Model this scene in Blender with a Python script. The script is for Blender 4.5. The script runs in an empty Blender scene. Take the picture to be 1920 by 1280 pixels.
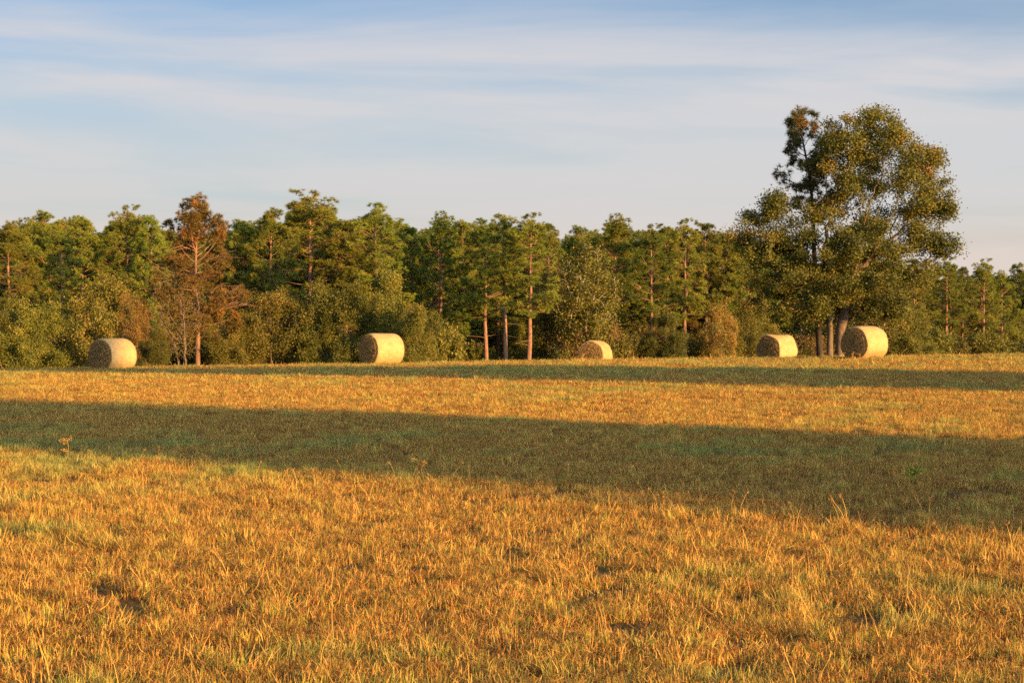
import bpy, math
import numpy as np
from mathutils import Vector

R = math.radians
sc = bpy.context.scene
COL = sc.collection

# ------------------------------------------------------------------ camera
CAM_H = 1.7
F = 3200.0            # focal length in photo pixels (photo 1920 wide)
YH = 625.0            # photo row of the level line
cam_d = bpy.data.cameras.new("camera")
cam = bpy.data.objects.new("camera", cam_d)
COL.objects.link(cam)
cam.location = (0, 0, CAM_H)
cam.rotation_euler = (R(90) - math.atan((640 - YH) / F), 0, 0)
cam_d.sensor_width = 36.0
cam_d.lens = 36.0 * F / 1920.0
cam_d.clip_start = 0.1
cam_d.clip_end = 9000
sc.camera = cam

# ------------------------------------------------------------------ light
SUN_AZ = 50.0         # degrees from straight behind the camera towards the right
SUN_EL = 8.5
SKY_STRENGTH = 0.075
SUN_STRENGTH = 5.0
EXPOSURE = 1.66
sc.view_settings.view_transform = 'Standard'
sc.view_settings.look = 'None'
sc.view_settings.exposure = EXPOSURE
sc.view_settings.gamma = 1.0
sc.view_settings.use_curve_mapping = False
sc.render.engine = 'CYCLES'
sc.cycles.max_bounces = 6
sc.cycles.diffuse_bounces = 3
sc.cycles.glossy_bounces = 2
sc.cycles.transmission_bounces = 3
sc.cycles.use_denoising = False
sc.cycles.filter_width = 1.6

sun_dir = Vector((math.sin(R(SUN_AZ)) * math.cos(R(SUN_EL)),
                  -math.cos(R(SUN_AZ)) * math.cos(R(SUN_EL)), math.sin(R(SUN_EL))))
sl = bpy.data.lights.new("sun", 'SUN')
sl.energy = SUN_STRENGTH
sl.angle = R(0.8)
sl.color = (1.0, 0.545, 0.15)
so = bpy.data.objects.new("sun", sl)
so.rotation_euler = (-sun_dir).to_track_quat('-Z', 'Y').to_euler()
so.location = sun_dir * 200
COL.objects.link(so)


def N(nt, kind, **kw):
    n = nt.nodes.new(kind)
    for k, v in kw.items():
        setattr(n, k, v)
    return n


def math_node(nt, op, a, b=None, clamp=False):
    n = N(nt, 'ShaderNodeMath', operation=op, use_clamp=clamp)
    for i, v in enumerate((a, b)):
        if v is None:
            continue
        if isinstance(v, (int, float)):
            n.inputs[i].default_value = v
        else:
            nt.links.new(v, n.inputs[i])
    return n.outputs[0]


def ramp(nt, fac, stops, interp='LINEAR'):
    n = N(nt, 'ShaderNodeValToRGB')
    cr = n.color_ramp
    cr.interpolation = interp
    while len(cr.elements) < len(stops):
        cr.elements.new(0.5)
    for e, (p, c) in zip(cr.elements, stops):
        e.position = p
        e.color = (c[0], c[1], c[2], 1) if not isinstance(c, (int, float)) else (c, c, c, 1)
    nt.links.new(fac, n.inputs[0])
    return n.outputs[0]


def mixc(nt, fac, a, b, blend='MIX'):
    n = N(nt, 'ShaderNodeMix', data_type='RGBA', blend_type=blend)
    for s, v in ((n.inputs[0], fac), (n.inputs[6], a), (n.inputs[7], b)):
        if isinstance(v, (int, float)):
            s.default_value = v
        elif isinstance(v, tuple):
            s.default_value = (*v, 1)
        else:
            nt.links.new(v, s)
    return n.outputs[2]


def make_sky():
    w = bpy.data.worlds.new("World")
    sc.world = w
    w.use_nodes = True
    nt = w.node_tree
    bg = nt.nodes['Background']
    sky = N(nt, 'ShaderNodeTexSky', sky_type='NISHITA', sun_disc=False)
    sky.sun_elevation = R(SUN_EL)
    sky.sun_rotation = R(180 - SUN_AZ)
    sky.ozone_density = 3.0
    sky.dust_density = 0.6
    sky.air_density = 1.0
    tc = N(nt, 'ShaderNodeTexCoord')
    sep = N(nt, 'ShaderNodeSeparateXYZ')
    nt.links.new(tc.outputs['Generated'], sep.inputs[0])
    x, y, z = sep.outputs
    az = math_node(nt, 'ARCTAN2', x, y)
    # thin streaky cirrus, sheared slightly so that the streaks sink to the right
    el = math_node(nt, 'ADD', z, math_node(nt, 'MULTIPLY', az, 0.03))

    def streak(su, sv, seed, scale, detail, rough, dist):
        cmb = N(nt, 'ShaderNodeCombineXYZ')
        nt.links.new(math_node(nt, 'MULTIPLY', az, su), cmb.inputs[0])
        nt.links.new(math_node(nt, 'MULTIPLY', el, sv), cmb.inputs[1])
        cmb.inputs[2].default_value = seed
        n = N(nt, 'ShaderNodeTexNoise', noise_dimensions='3D')
        n.inputs['Scale'].default_value = scale
        n.inputs['Detail'].default_value = detail
        n.inputs['Roughness'].default_value = rough
        n.inputs['Distortion'].default_value = dist
        nt.links.new(cmb.outputs[0], n.inputs['Vector'])
        return n.outputs['Fac']
    n1 = streak(2.6, 24.0, 9.2, 1.0, 5, 0.5, 0.7)
    n2 = streak(7.0, 60.0, 7.7, 1.0, 6, 0.65, 0.5)
    m = math_node(nt, 'ADD', math_node(nt, 'MULTIPLY', n1, 0.82), math_node(nt, 'MULTIPLY', n2, 0.18))
    # two long decks of cirrus at their own heights in the sky
    deck = ramp(nt, el, [(0.0, 0.42), (0.09, 0.42), (0.118, 0.40), (0.128, 0.56), (0.136, 0.52), (0.143, 0.34), (0.150, 0.46), (0.160, 0.66),
                         (0.172, 0.60), (0.185, 0.36), (0.2, 0.40), (1.0, 0.45)], 'EASE')
    m = math_node(nt, 'ADD', m, math_node(nt, 'MULTIPLY', math_node(nt, 'SUBTRACT', deck, 0.47), 0.42))
    m = ramp(nt, m, [(0.30, 0.0), (0.70, 1.0)], 'EASE')
    # veil thickens towards the horizon
    veil = ramp(nt, z, [(0.0, 0.95), (0.10, 0.90), (0.15, 0.66), (0.185, 0.34), (0.215, 0.1), (0.5, 0.2), (1.0, 0.25)])
    cover = math_node(nt, 'ADD', math_node(nt, 'MULTIPLY', veil, 0.86), math_node(nt, 'MULTIPLY', m, 0.5), True)
    veil_col = ramp(nt, z, [(0.0, (0.68, 0.53, 0.42)), (0.05, (0.62, 0.545, 0.48)), (0.075, (0.53, 0.54, 0.525)), (0.10, (0.51, 0.55, 0.565)),
                            (0.14, (0.50, 0.55, 0.60)), (0.2, (0.50, 0.55, 0.64))])
    cl_col = mixc(nt, math_node(nt, 'MULTIPLY', m, 0.62), veil_col, (0.61, 0.565, 0.565))
    skyc = mixc(nt, 1.0, sky.outputs[0], (0.108, 0.122, 0.143), 'MULTIPLY')
    col = mixc(nt, cover, skyc, cl_col)
    # the sky brightens towards the low sun
    dt = N(nt, 'ShaderNodeVectorMath', operation='DOT_PRODUCT')
    nt.links.new(tc.outputs['Generated'], dt.inputs[0])
    dt.inputs[1].default_value = sun_dir
    glow = math_node(nt, 'ADD', math_node(nt, 'MULTIPLY', math_node(nt, 'POWER', math_node(nt, 'MAXIMUM', dt.outputs['Value'], 0.0), 2.0), 5.5), 1.0)
    gl = N(nt, 'ShaderNodeCombineXYZ')
    for q in range(3):
        nt.links.new(math_node(nt, 'MULTIPLY', glow, 5.0), gl.inputs[q])
    scale = mixc(nt, 1.0, col, gl.outputs[0], 'MULTIPLY')
    nt.links.new(scale, bg.inputs[0])
    bg.inputs[1].default_value = SKY_STRENGTH


make_sky()

# ------------------------------------------------------------------ helpers


def ss(a, b, x):
    t = np.clip((np.asarray(x, float) - a) / (b - a), 0, 1)
    return t * t * (3 - 2 * t)


def _hash(ix, iy, seed):
    h = np.sin(ix * 127.1 + iy * 311.7 + seed * 74.7) * 43758.5453
    return h - np.floor(h)


def vnoise(x, y, scale, seed=0.0, octaves=1):
    tot = 0
    amp = 1.0
    norm = 0
    for o in range(octaves):
        u = np.asarray(x, float) / scale * 2 ** o
        v = np.asarray(y, float) / scale * 2 ** o
        iu, iv = np.floor(u), np.floor(v)
        fu, fv = u - iu, v - iv
        fu, fv = fu * fu * (3 - 2 * fu), fv * fv * (3 - 2 * fv)
        s = seed + o * 13.7
        a = _hash(iu, iv, s) * (1 - fu) + _hash(iu + 1, iv, s) * fu
        b = _hash(iu, iv + 1, s) * (1 - fu) + _hash(iu + 1, iv + 1, s) * fu
        tot = tot + amp * (a * (1 - fv) + b * fv)
        norm += amp
        amp *= 0.5
    return tot / norm


def terrain(x, y):
    x = np.asarray(x, float)
    y = np.asarray(y, float)
    xc = np.clip(x, -40, 40)
    zc = 0.37 + np.where(xc < 0, 0.0165, 0.0138) * xc
    t = np.clip((y - 8) / 66, 0, 1) ** 1.15
    z = t * zc
    d = np.maximum(y - 73, 0)
    z = z - 0.038 * np.minimum(d, 52) * ss(0, 11, d)
    z = z + (vnoise(x, y, 3.0, 2.0, 2) - 0.5) * 0.05 * ss(300, 90, y)
    return z


def at(px, py, Y):
    """World point seen at photo pixel (px, py) at distance Y along the view."""
    return (px - 960) / F * Y, Y, CAM_H - (py - YH) / F * Y


class MB:
    """Collects tubes, leaves and faces; builds ONE mesh object."""

    def __init__(self):
        self.v = []
        self.f = []      # (faces array, nverts)
        self.t = []
        self.n = 0

    def add(self, v, faces, tint):
        v = np.asarray(v, np.float32)
        faces = np.asarray(faces, np.int32) + self.n
        self.v.append(v)
        self.f.append(faces)
        self.t.append(np.broadcast_to(np.asarray(tint, np.float32), (len(faces),)))
        self.n += len(v)

    def tube(self, pts, rad, sides=6, tint=0.5, cap=False):
        pts = np.asarray(pts, float)
        rad = np.asarray(rad, float)
        n = len(pts)
        if n < 2:
            return
        tan = np.gradient(pts, axis=0)
        tan /= np.linalg.norm(tan, axis=1, keepdims=True) + 1e-9
        ref = np.array([0.0, 0, 1]) if abs(tan[0][2]) < 0.8 else np.array([1.0, 0, 0])
        a = np.cross(tan, ref)
        a /= np.linalg.norm(a, axis=1, keepdims=True) + 1e-9
        b = np.cross(tan, a)
        th = np.arange(sides) / sides * 2 * np.pi
        v = pts[:, None] + rad[:, None, None] * (np.cos(th)[None, :, None] * a[:, None] + np.sin(th)[None, :, None] * b[:, None])
        i = np.arange(n - 1)[:, None] * sides
        j = np.arange(sides)[None]
        k = (j + 1) % sides
        q = np.stack([i + j, i + k, i + sides + k, i + sides + j], -1).reshape(-1, 4)
        self.add(v.reshape(-1, 3), q, tint)

    def blades(self, base, d, length, width, tint, rng):
        """Single pointed triangles (needles)."""
        n = len(base)
        side = np.cross(d, rng.normal(size=(n, 3)))
        side /= np.linalg.norm(side, axis=1, keepdims=True) + 1e-9
        w = np.broadcast_to(np.asarray(width, float), (n,))[:, None] * 0.5
        L = np.broadcast_to(np.asarray(length, float), (n,))[:, None]
        v = np.stack([base - side * w, base + side * w, base + d * L], 1).reshape(-1, 3)
        self.add(v, np.arange(3 * n).reshape(-1, 3), tint)

    def leaves(self, pos, size, tint, rng, up=0.35, aspect=0.6):
        n = len(pos)
        nrm = rng.normal(size=(n, 3))
        nrm[:, 2] += up
        nrm /= np.linalg.norm(nrm, axis=1, keepdims=True) + 1e-9
        a = np.cross(nrm, rng.normal(size=(n, 3)))
        a /= np.linalg.norm(a, axis=1, keepdims=True) + 1e-9
        b = np.cross(nrm, a)
        L = np.broadcast_to(np.asarray(size, float), (n,))[:, None]
        W = L * aspect * 0.5
        tip = pos + a * L - nrm * L * 0.18
        mid = pos + a * L * 0.5 + nrm * L * 0.06
        v = np.stack([pos, mid + b * W - nrm * L * .08, tip, mid - b * W - nrm * L * .08], 1).reshape(-1, 3)
        self.add(v, np.arange(4 * n).reshape(-1, 4), tint)

    def mesh(self, name, mat, smooth=False):
        me = bpy.data.meshes.new(name)
        v = np.concatenate(self.v).astype(np.float32)
        me.vertices.add(len(v))
        me.vertices.foreach_set('co', v.ravel())
        loops = np.concatenate([f.ravel() for f in self.f])
        tot = np.concatenate([np.full(len(f), f.shape[1], np.int32) for f in self.f])
        me.loops.add(len(loops))
        me.loops.foreach_set('vertex_index', loops.astype(np.int32))
        me.polygons.add(len(tot))
        st = np.concatenate([[0], np.cumsum(tot)[:-1]]).astype(np.int32)
        me.polygons.foreach_set('loop_start', st)
        me.update(calc_edges=True)
        at_ = me.attributes.new('tint', 'FLOAT', 'FACE')
        at_.data.foreach_set('value', np.concatenate(self.t).astype(np.float32))
        if smooth:
            me.polygons.foreach_set('use_smooth', np.ones(len(tot), bool))
        me.materials.append(mat)
        return me


def link(name, mesh, parent=None):
    o = bpy.data.objects.new(name, mesh)
    COL.objects.link(o)
    if parent:
        o.parent = parent
    return o


def tag(o, label=None, cat=None, group=None, kind=None):
    if label:
        o['label'] = label
    if cat:
        o['category'] = cat
    if group:
        o['group'] = group
    if kind:
        o['kind'] = kind
    return o


def thing(name, loc, rz=0.0, s=(1, 1, 1)):
    o = bpy.data.objects.new(name, None)
    o.empty_display_size = 0.3
    COL.objects.link(o)
    o.location = loc
    o.rotation_euler = (0, 0, rz)
    o.scale = s
    return o


# ------------------------------------------------------------------ materials


def new_mat(name):
    m = bpy.data.materials.new(name)
    m.use_nodes = True
    nt = m.node_tree
    nt.nodes.clear()
    out = N(nt, 'ShaderNodeOutputMaterial')
    return m, nt, out


def leaf_mat(name, stops, trans=0.3, rough=0.6, hue_var=0.05, val_var=0.5):
    m, nt, out = new_mat(name)
    at_ = N(nt, 'ShaderNodeAttribute', attribute_name='tint')
    col = ramp(nt, at_.outputs['Fac'], stops)
    oi = N(nt, 'ShaderNodeObjectInfo')
    hsv = N(nt, 'ShaderNodeHueSaturation')
    nt.links.new(math_node(nt, 'ADD', math_node(nt, 'MULTIPLY', oi.outputs['Random'], hue_var), 0.5 - hue_var / 2), hsv.inputs['Hue'])
    r2 = math_node(nt, 'FRACT', math_node(nt, 'MULTIPLY', oi.outputs['Random'], 7.31))
    nt.links.new(math_node(nt, 'ADD', math_node(nt, 'MULTIPLY', r2, val_var), 1 - val_var / 2), hsv.inputs['Value'])
    nt.links.new(col, hsv.inputs['Color'])
    p = N(nt, 'ShaderNodeBsdfPrincipled')
    p.inputs['Roughness'].default_value = rough
    p.inputs['Specular IOR Level'].default_value = 0.25
    nt.links.new(hsv.outputs[0], p.inputs['Base Color'])
    t = N(nt, 'ShaderNodeBsdfTranslucent')
    nt.links.new(hsv.outputs[0], t.inputs[0])
    mx = N(nt, 'ShaderNodeMixShader')
    mx.inputs[0].default_value = trans
    nt.links.new(p.outputs[0], mx.inputs[1])
    nt.links.new(t.outputs[0], mx.inputs[2])
    nt.links.new(mx.outputs[0], out.inputs[0])
    return m


def bark_mat(name, c1, c2, scale=6.0):
    m, nt, out = new_mat(name)
    tc = N(nt, 'ShaderNodeTexCoord')
    mp = N(nt, 'ShaderNodeMapping')
    mp.inputs['Scale'].default_value = (scale, scale, scale * 0.25)
    nt.links.new(tc.outputs['Object'], mp.inputs[0])
    n = N(nt, 'ShaderNodeTexNoise')
    n.inputs['Scale'].default_value = 1.0
    n.inputs['Detail'].default_value = 6
    n.inputs['Roughness'].default_value = 0.7
    nt.links.new(mp.outputs[0], n.inputs['Vector'])
    col = ramp(nt, n.outputs['Fac'], [(0.35, c1), (0.65, c2)])
    p = N(nt, 'ShaderNodeBsdfPrincipled')
    p.inputs['Roughness'].default_value = 0.9
    p.inputs['Specular IOR Level'].default_value = 0.1
    nt.links.new(col, p.inputs['Base Color'])
    b = N(nt, 'ShaderNodeBump')
    b.inputs['Strength'].default_value = 0.8
    b.inputs['Distance'].default_value = 0.04
    nt.links.new(n.outputs['Fac'], b.inputs['Height'])
    nt.links.new(b.outputs[0], p.inputs['Normal'])
    nt.links.new(p.outputs[0], out.inputs[0])
    return m


M = {}
M['needles'] = leaf_mat('pine needles', [(0.0, (0.068, 0.095, 0.012)), (0.5, (0.165, 0.19, 0.022)), (0.85, (0.25, 0.235, 0.03)), (1.0, (0.32, 0.23, 0.04))], 0.33)
M['needles_dark'] = leaf_mat('dark pine needles', [(0.0, (0.035, 0.045, 0.014)), (0.6, (0.08, 0.08, 0.02)), (1.0, (0.17, 0.075, 0.02))], 0.3)
M['needles_dead'] = leaf_mat('dead pine needles', [(0.0, (0.23, 0.09, 0.022)), (1.0, (0.37, 0.15, 0.036))], 0.35)
M['needles_dull'] = leaf_mat('dull pine needles', [(0.0, (0.13, 0.10, 0.02)), (0.7, (0.25, 0.175, 0.032)), (1.0, (0.24, 0.15, 0.035))], 0.4)
M['oak'] = leaf_mat('oak leaves', [(0.0, (0.065, 0.07, 0.011)), (0.45, (0.145, 0.135, 0.02)), (0.8, (0.22, 0.165, 0.026)), (1.0, (0.32, 0.145, 0.034))], 0.36)
M['leaf_green'] = leaf_mat('broad leaves', [(0.0, (0.042, 0.05, 0.007)), (0.55, (0.118, 0.115, 0.014)), (1.0, (0.215, 0.165, 0.026))], 0.3)
M['leaf_brown'] = leaf_mat('autumn leaves', [(0.0, (0.10, 0.085, 0.016)), (0.5, (0.18, 0.125, 0.024)), (1.0, (0.26, 0.14, 0.036))], 0.35)
M['leaf_yellow'] = leaf_mat('yellowing leaves', [(0.0, (0.11, 0.10, 0.015)), (0.5, (0.22, 0.175, 0.028)), (1.0, (0.32, 0.18, 0.035))], 0.35)
M['pine_bark'] = bark_mat('pine bark', (0.11, 0.058, 0.034), (0.27, 0.155, 0.095))
M['dark_bark'] = bark_mat('dark bark', (0.025, 0.02, 0.017), (0.065, 0.05, 0.04))
M['oak_bark'] = bark_mat('oak bark', (0.06, 0.042, 0.028), (0.17, 0.125, 0.085))
M['grey_bark'] = bark_mat('grey twig bark', (0.10, 0.07, 0.05), (0.19, 0.14, 0.10))
M['pale_bark'] = bark_mat('pale bark', (0.22, 0.17, 0.13), (0.45, 0.38, 0.31))


def ground_mat():
    m, nt, out = new_mat('thatch and soil')
    tc = N(nt, 'ShaderNodeTexCoord')

    def nz(scale, det, stretch=None):
        n = N(nt, 'ShaderNodeTexNoise')
        n.inputs['Scale'].default_value = scale
        n.inputs['Detail'].default_value = det
        n.inputs['Roughness'].default_value = 0.65
        nt.links.new(tc.outputs['Object'], n.inputs['Vector'])
        return n.outputs['Fac']
    fine = nz(28, 6)
    mid = nz(1.3, 5)
    big = nz(0.12, 4)
    c = ramp(nt, fine, [(0.3, (0.04, 0.02, 0.009)), (0.5, (0.12, 0.058, 0.02)), (0.7, (0.28, 0.15, 0.05))])
    g = ramp(nt, fine, [(0.3, (0.03, 0.03, 0.01)), (0.7, (0.19, 0.18, 0.05))])
    fac = ramp(nt, math_node(nt, 'ADD', math_node(nt, 'MULTIPLY', mid, 0.5), math_node(nt, 'MULTIPLY', big, 0.5)), [(0.46, 0.0), (0.6, 1.0)])
    c = mixc(nt, fac, c, g)
    p = N(nt, 'ShaderNodeBsdfPrincipled')
    p.inputs['Roughness'].default_value = 0.95
    p.inputs['Specular IOR Level'].default_value = 0.05
    nt.links.new(c, p.inputs['Base Color'])
    b = N(nt, 'ShaderNodeBump')
    b.inputs['Strength'].default_value = 1.0
    b.inputs['Distance'].default_value = 0.05
    nt.links.new(fine, b.inputs['Height'])
    nt.links.new(b.outputs[0], p.inputs['Normal'])
    nt.links.new(p.outputs[0], out.inputs[0])
    return m


def grass_mat():
    m, nt, out = new_mat('mown field grass')
    at_ = N(nt, 'ShaderNodeAttribute', attribute_name='tint')
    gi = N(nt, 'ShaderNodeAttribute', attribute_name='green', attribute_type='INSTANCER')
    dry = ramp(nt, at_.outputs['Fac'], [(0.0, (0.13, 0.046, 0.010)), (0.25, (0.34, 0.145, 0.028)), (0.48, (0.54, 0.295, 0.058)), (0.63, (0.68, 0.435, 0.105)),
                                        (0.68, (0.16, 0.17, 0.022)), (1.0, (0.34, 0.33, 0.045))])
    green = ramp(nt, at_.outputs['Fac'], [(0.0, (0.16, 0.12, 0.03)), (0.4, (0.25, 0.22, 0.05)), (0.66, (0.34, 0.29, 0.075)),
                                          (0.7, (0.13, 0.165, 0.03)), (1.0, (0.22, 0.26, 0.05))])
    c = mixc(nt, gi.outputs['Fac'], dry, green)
    oi = N(nt, 'ShaderNodeObjectInfo')
    hsv = N(nt, 'ShaderNodeHueSaturation')
    nt.links.new(math_node(nt, 'ADD', math_node(nt, 'MULTIPLY', oi.outputs['Random'], 0.55), 0.72), hsv.inputs['Value'])
    nt.links.new(c, hsv.inputs['Color'])
    p = N(nt, 'ShaderNodeBsdfPrincipled')
    p.inputs['Roughness'].default_value = 0.65
    p.inputs['Specular IOR Level'].default_value = 0.2
    nt.links.new(hsv.outputs[0], p.inputs['Base Color'])
    t = N(nt, 'ShaderNodeBsdfTranslucent')
    nt.links.new(hsv.outputs[0], t.inputs[0])
    mx = N(nt, 'ShaderNodeMixShader')
    mx.inputs[0].default_value = 0.25
    nt.links.new(p.outputs[0], mx.inputs[1])
    nt.links.new(t.outputs[0], mx.inputs[2])
    nt.links.new(mx.outputs[0], out.inputs[0])
    return m


def hay_mat(name, wrap):
    m, nt, out = new_mat(name)
    tc = N(nt, 'ShaderNodeTexCoord')
    at_ = N(nt, 'ShaderNodeAttribute', attribute_name='tint')
    n = N(nt, 'ShaderNodeTexNoise')
    mp = N(nt, 'ShaderNodeMapping')
    nt.links.new(tc.outputs['Object'], mp.inputs[0])
    nt.links.new(mp.outputs[0], n.inputs['Vector'])
    n.inputs['Detail'].default_value = 7
    n.inputs['Roughness'].default_value = 0.7
    n.inputs['Scale'].default_value = 1.0
    n2 = N(nt, 'ShaderNodeTexNoise')
    n2.inputs['Scale'].default_value = 4.5
    n2.inputs['Detail'].default_value = 3
    nt.links.new(tc.outputs['Object'], n2.inputs['Vector'])
    if wrap:
        mp.inputs['Scale'].default_value = (22, 6, 22)
        c = ramp(nt, n.outputs['Fac'], [(0.3, (0.29, 0.195, 0.076)), (0.52, (0.36, 0.25, 0.098)), (0.75, (0.41, 0.295, 0.122))])
        c2 = ramp(nt, n2.outputs['Fac'], [(0.35, (0.80, 0.76, 0.68)), (0.65, (1.0, 1.0, 1.0))])
        c = mixc(nt, 1.0, c, c2, 'MULTIPLY')
        # net wrap: fine cords running round the bale
        wv = N(nt, 'ShaderNodeTexWave', wave_type='BANDS', bands_direction='Y')
        wv.inputs['Scale'].default_value = 9.0
        wv.inputs['Distortion'].default_value = 1.0
        nt.links.new(tc.outputs['Object'], wv.inputs['Vector'])
        c = mixc(nt, math_node(nt, 'MULTIPLY', wv.outputs['Fac'], 0.10), c, (0.48, 0.38, 0.17))
    else:
        mp.inputs['Scale'].default_value = (9, 9, 9)
        c = ramp(nt, n.outputs['Fac'], [(0.32, (0.10, 0.058, 0.02)), (0.5, (0.27, 0.17, 0.058)), (0.7, (0.42, 0.28, 0.105))])
    c = mixc(nt, 1.0, c, ramp(nt, at_.outputs['Fac'], [(0.0, (0.55, 0.5, 0.45)), (0.5, (1, 1, 1)), (1.0, (1.5, 1.45, 1.35))]), 'MULTIPLY')
    p = N(nt, 'ShaderNodeBsdfPrincipled')
    p.inputs['Roughness'].default_value = 0.8
    p.inputs['Specular IOR Level'].default_value = 0.15
    nt.links.new(c, p.inputs['Base Color'])
    b = N(nt, 'ShaderNodeBump')
    b.inputs['Strength'].default_value = 0.35 if wrap else 1.0
    b.inputs['Distance'].default_value = 0.02 if wrap else 0.06
    nt.links.new(n.outputs['Fac'], b.inputs['Height'])
    nt.links.new(b.outputs[0], p.inputs['Normal'])
    nt.links.new(p.outputs[0], out.inputs[0])
    return m


M['ground'] = ground_mat()
M['grass'] = grass_mat()
M['wrap'] = hay_mat('net wrapped hay', True)
M['hay_end'] = hay_mat('loose hay', False)

# ------------------------------------------------------------------ ground


def make_ground():
    def axis(a, b, st, far, grow=1.18):
        c = list(np.arange(a, b + 1e-6, st))
        s = st
        v = b
        while v < far:
            s *= grow
            v += s
            c.append(v)
        s = st
        v = a
        while v > -far:
            s *= grow
            v -= s
            c.insert(0, v)
        return np.array(c)
    xs = axis(-45, 45, 0.75, 5000)
    ys = axis(-10, 130, 0.75, 6000)
    X, Y = np.meshgrid(xs, ys)
    Z = terrain(X, Y)
    v = np.stack([X, Y, Z], -1).reshape(-1, 3)
    nx = len(xs)
    i = np.arange(len(ys) - 1)[:, None] * nx + np.arange(nx - 1)[None]
    q = np.stack([i, i + 1, i + nx + 1, i + nx], -1).reshape(-1, 4)
    b = MB()
    b.add(v, q, 0.5)
    tag(link('ground', b.mesh('ground', M['ground'], True)), kind='structure')


make_ground()

# ------------------------------------------------------------------ grass


def clump(rng, n, h, spread, lean, tint, width, lying=0.0, stalk=0, fresh=0.0):
    b = MB()
    base = np.zeros((n, 3))
    r = spread * np.sqrt(rng.random(n))
    a = rng.random(n) * 2 * np.pi
    base[:, 0], base[:, 1] = r * np.cos(a), r * np.sin(a)
    base[:, 2] = -0.01
    H = rng.uniform(h[0], h[1], n)
    az = rng.random(n) * 2 * np.pi
    ln = np.abs(rng.normal(0, lean, n))
    lie = rng.random(n) < lying
    ln[lie] = rng.uniform(1.1, 1.5, lie.sum())
    base[lie, 2] += rng.uniform(0.01, h[0] + 0.02, lie.sum())
    H[lie] *= 1.5
    d1 = np.stack([np.sin(ln) * np.cos(az), np.sin(ln) * np.sin(az), np.cos(ln)], -1)
    ln2 = ln + rng.normal(0.25, 0.35, n)
    d2 = np.stack([np.sin(ln2) * np.cos(az), np.sin(ln2) * np.sin(az), np.cos(ln2)], -1)
    mid = base + d1 * H[:, None] * 0.55
    tip = mid + d2 * H[:, None] * 0.45
    sd = rng.random(n) * 2 * np.pi
    side = np.stack([np.cos(sd), np.sin(sd), np.zeros(n)], -1)
    w = rng.uniform(0.6, 1.3, n)[:, None] * width * 0.5
    v = np.stack([base - side * w, base + side * w, mid + side * w * 0.85, mid - side * w * 0.85, tip + side * w * .3, tip - side * w * .3], 1).reshape(-1, 3)
    k = np.arange(n)[:, None] * 6
    q = np.concatenate([k + np.array([[0, 1, 2, 3]]), k + np.array([[3, 2, 4, 5]])])
    t = rng.uniform(tint[0], tint[1], n)
    t = np.where(rng.random(n) < fresh, rng.uniform(.7, 1.0, n), t)
    b.add(v, q, np.concatenate([t, t]))
    for _ in range(stalk):
        a = rng.random() * 6.28
        L = rng.uniform(.12, .22)
        le = rng.uniform(0.05, .35)
        p0 = np.array([rng.normal(0, .03), rng.normal(0, .03), 0])
        dd = np.array([math.sin(le) * math.cos(a), math.sin(le) * math.sin(a), math.cos(le)])
        p1 = p0 + dd * L * .6
        p2 = p1 + (dd + np.array([.25 * math.cos(a), .25 * math.sin(a), -.1])) * L * .4
        b.tube([p0, p1, p2], [width * .45, width * .4, width * .2], 3, rng.uniform(.3, .62))
        hd = p2 + rng.normal(0, .006, (6, 3))
        b.blades(hd, np.repeat((dd + 0)[None], 6, 0) + rng.normal(0, .5, (6, 3)) * .4, .024, width * .7, .45, rng)
    return b


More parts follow.
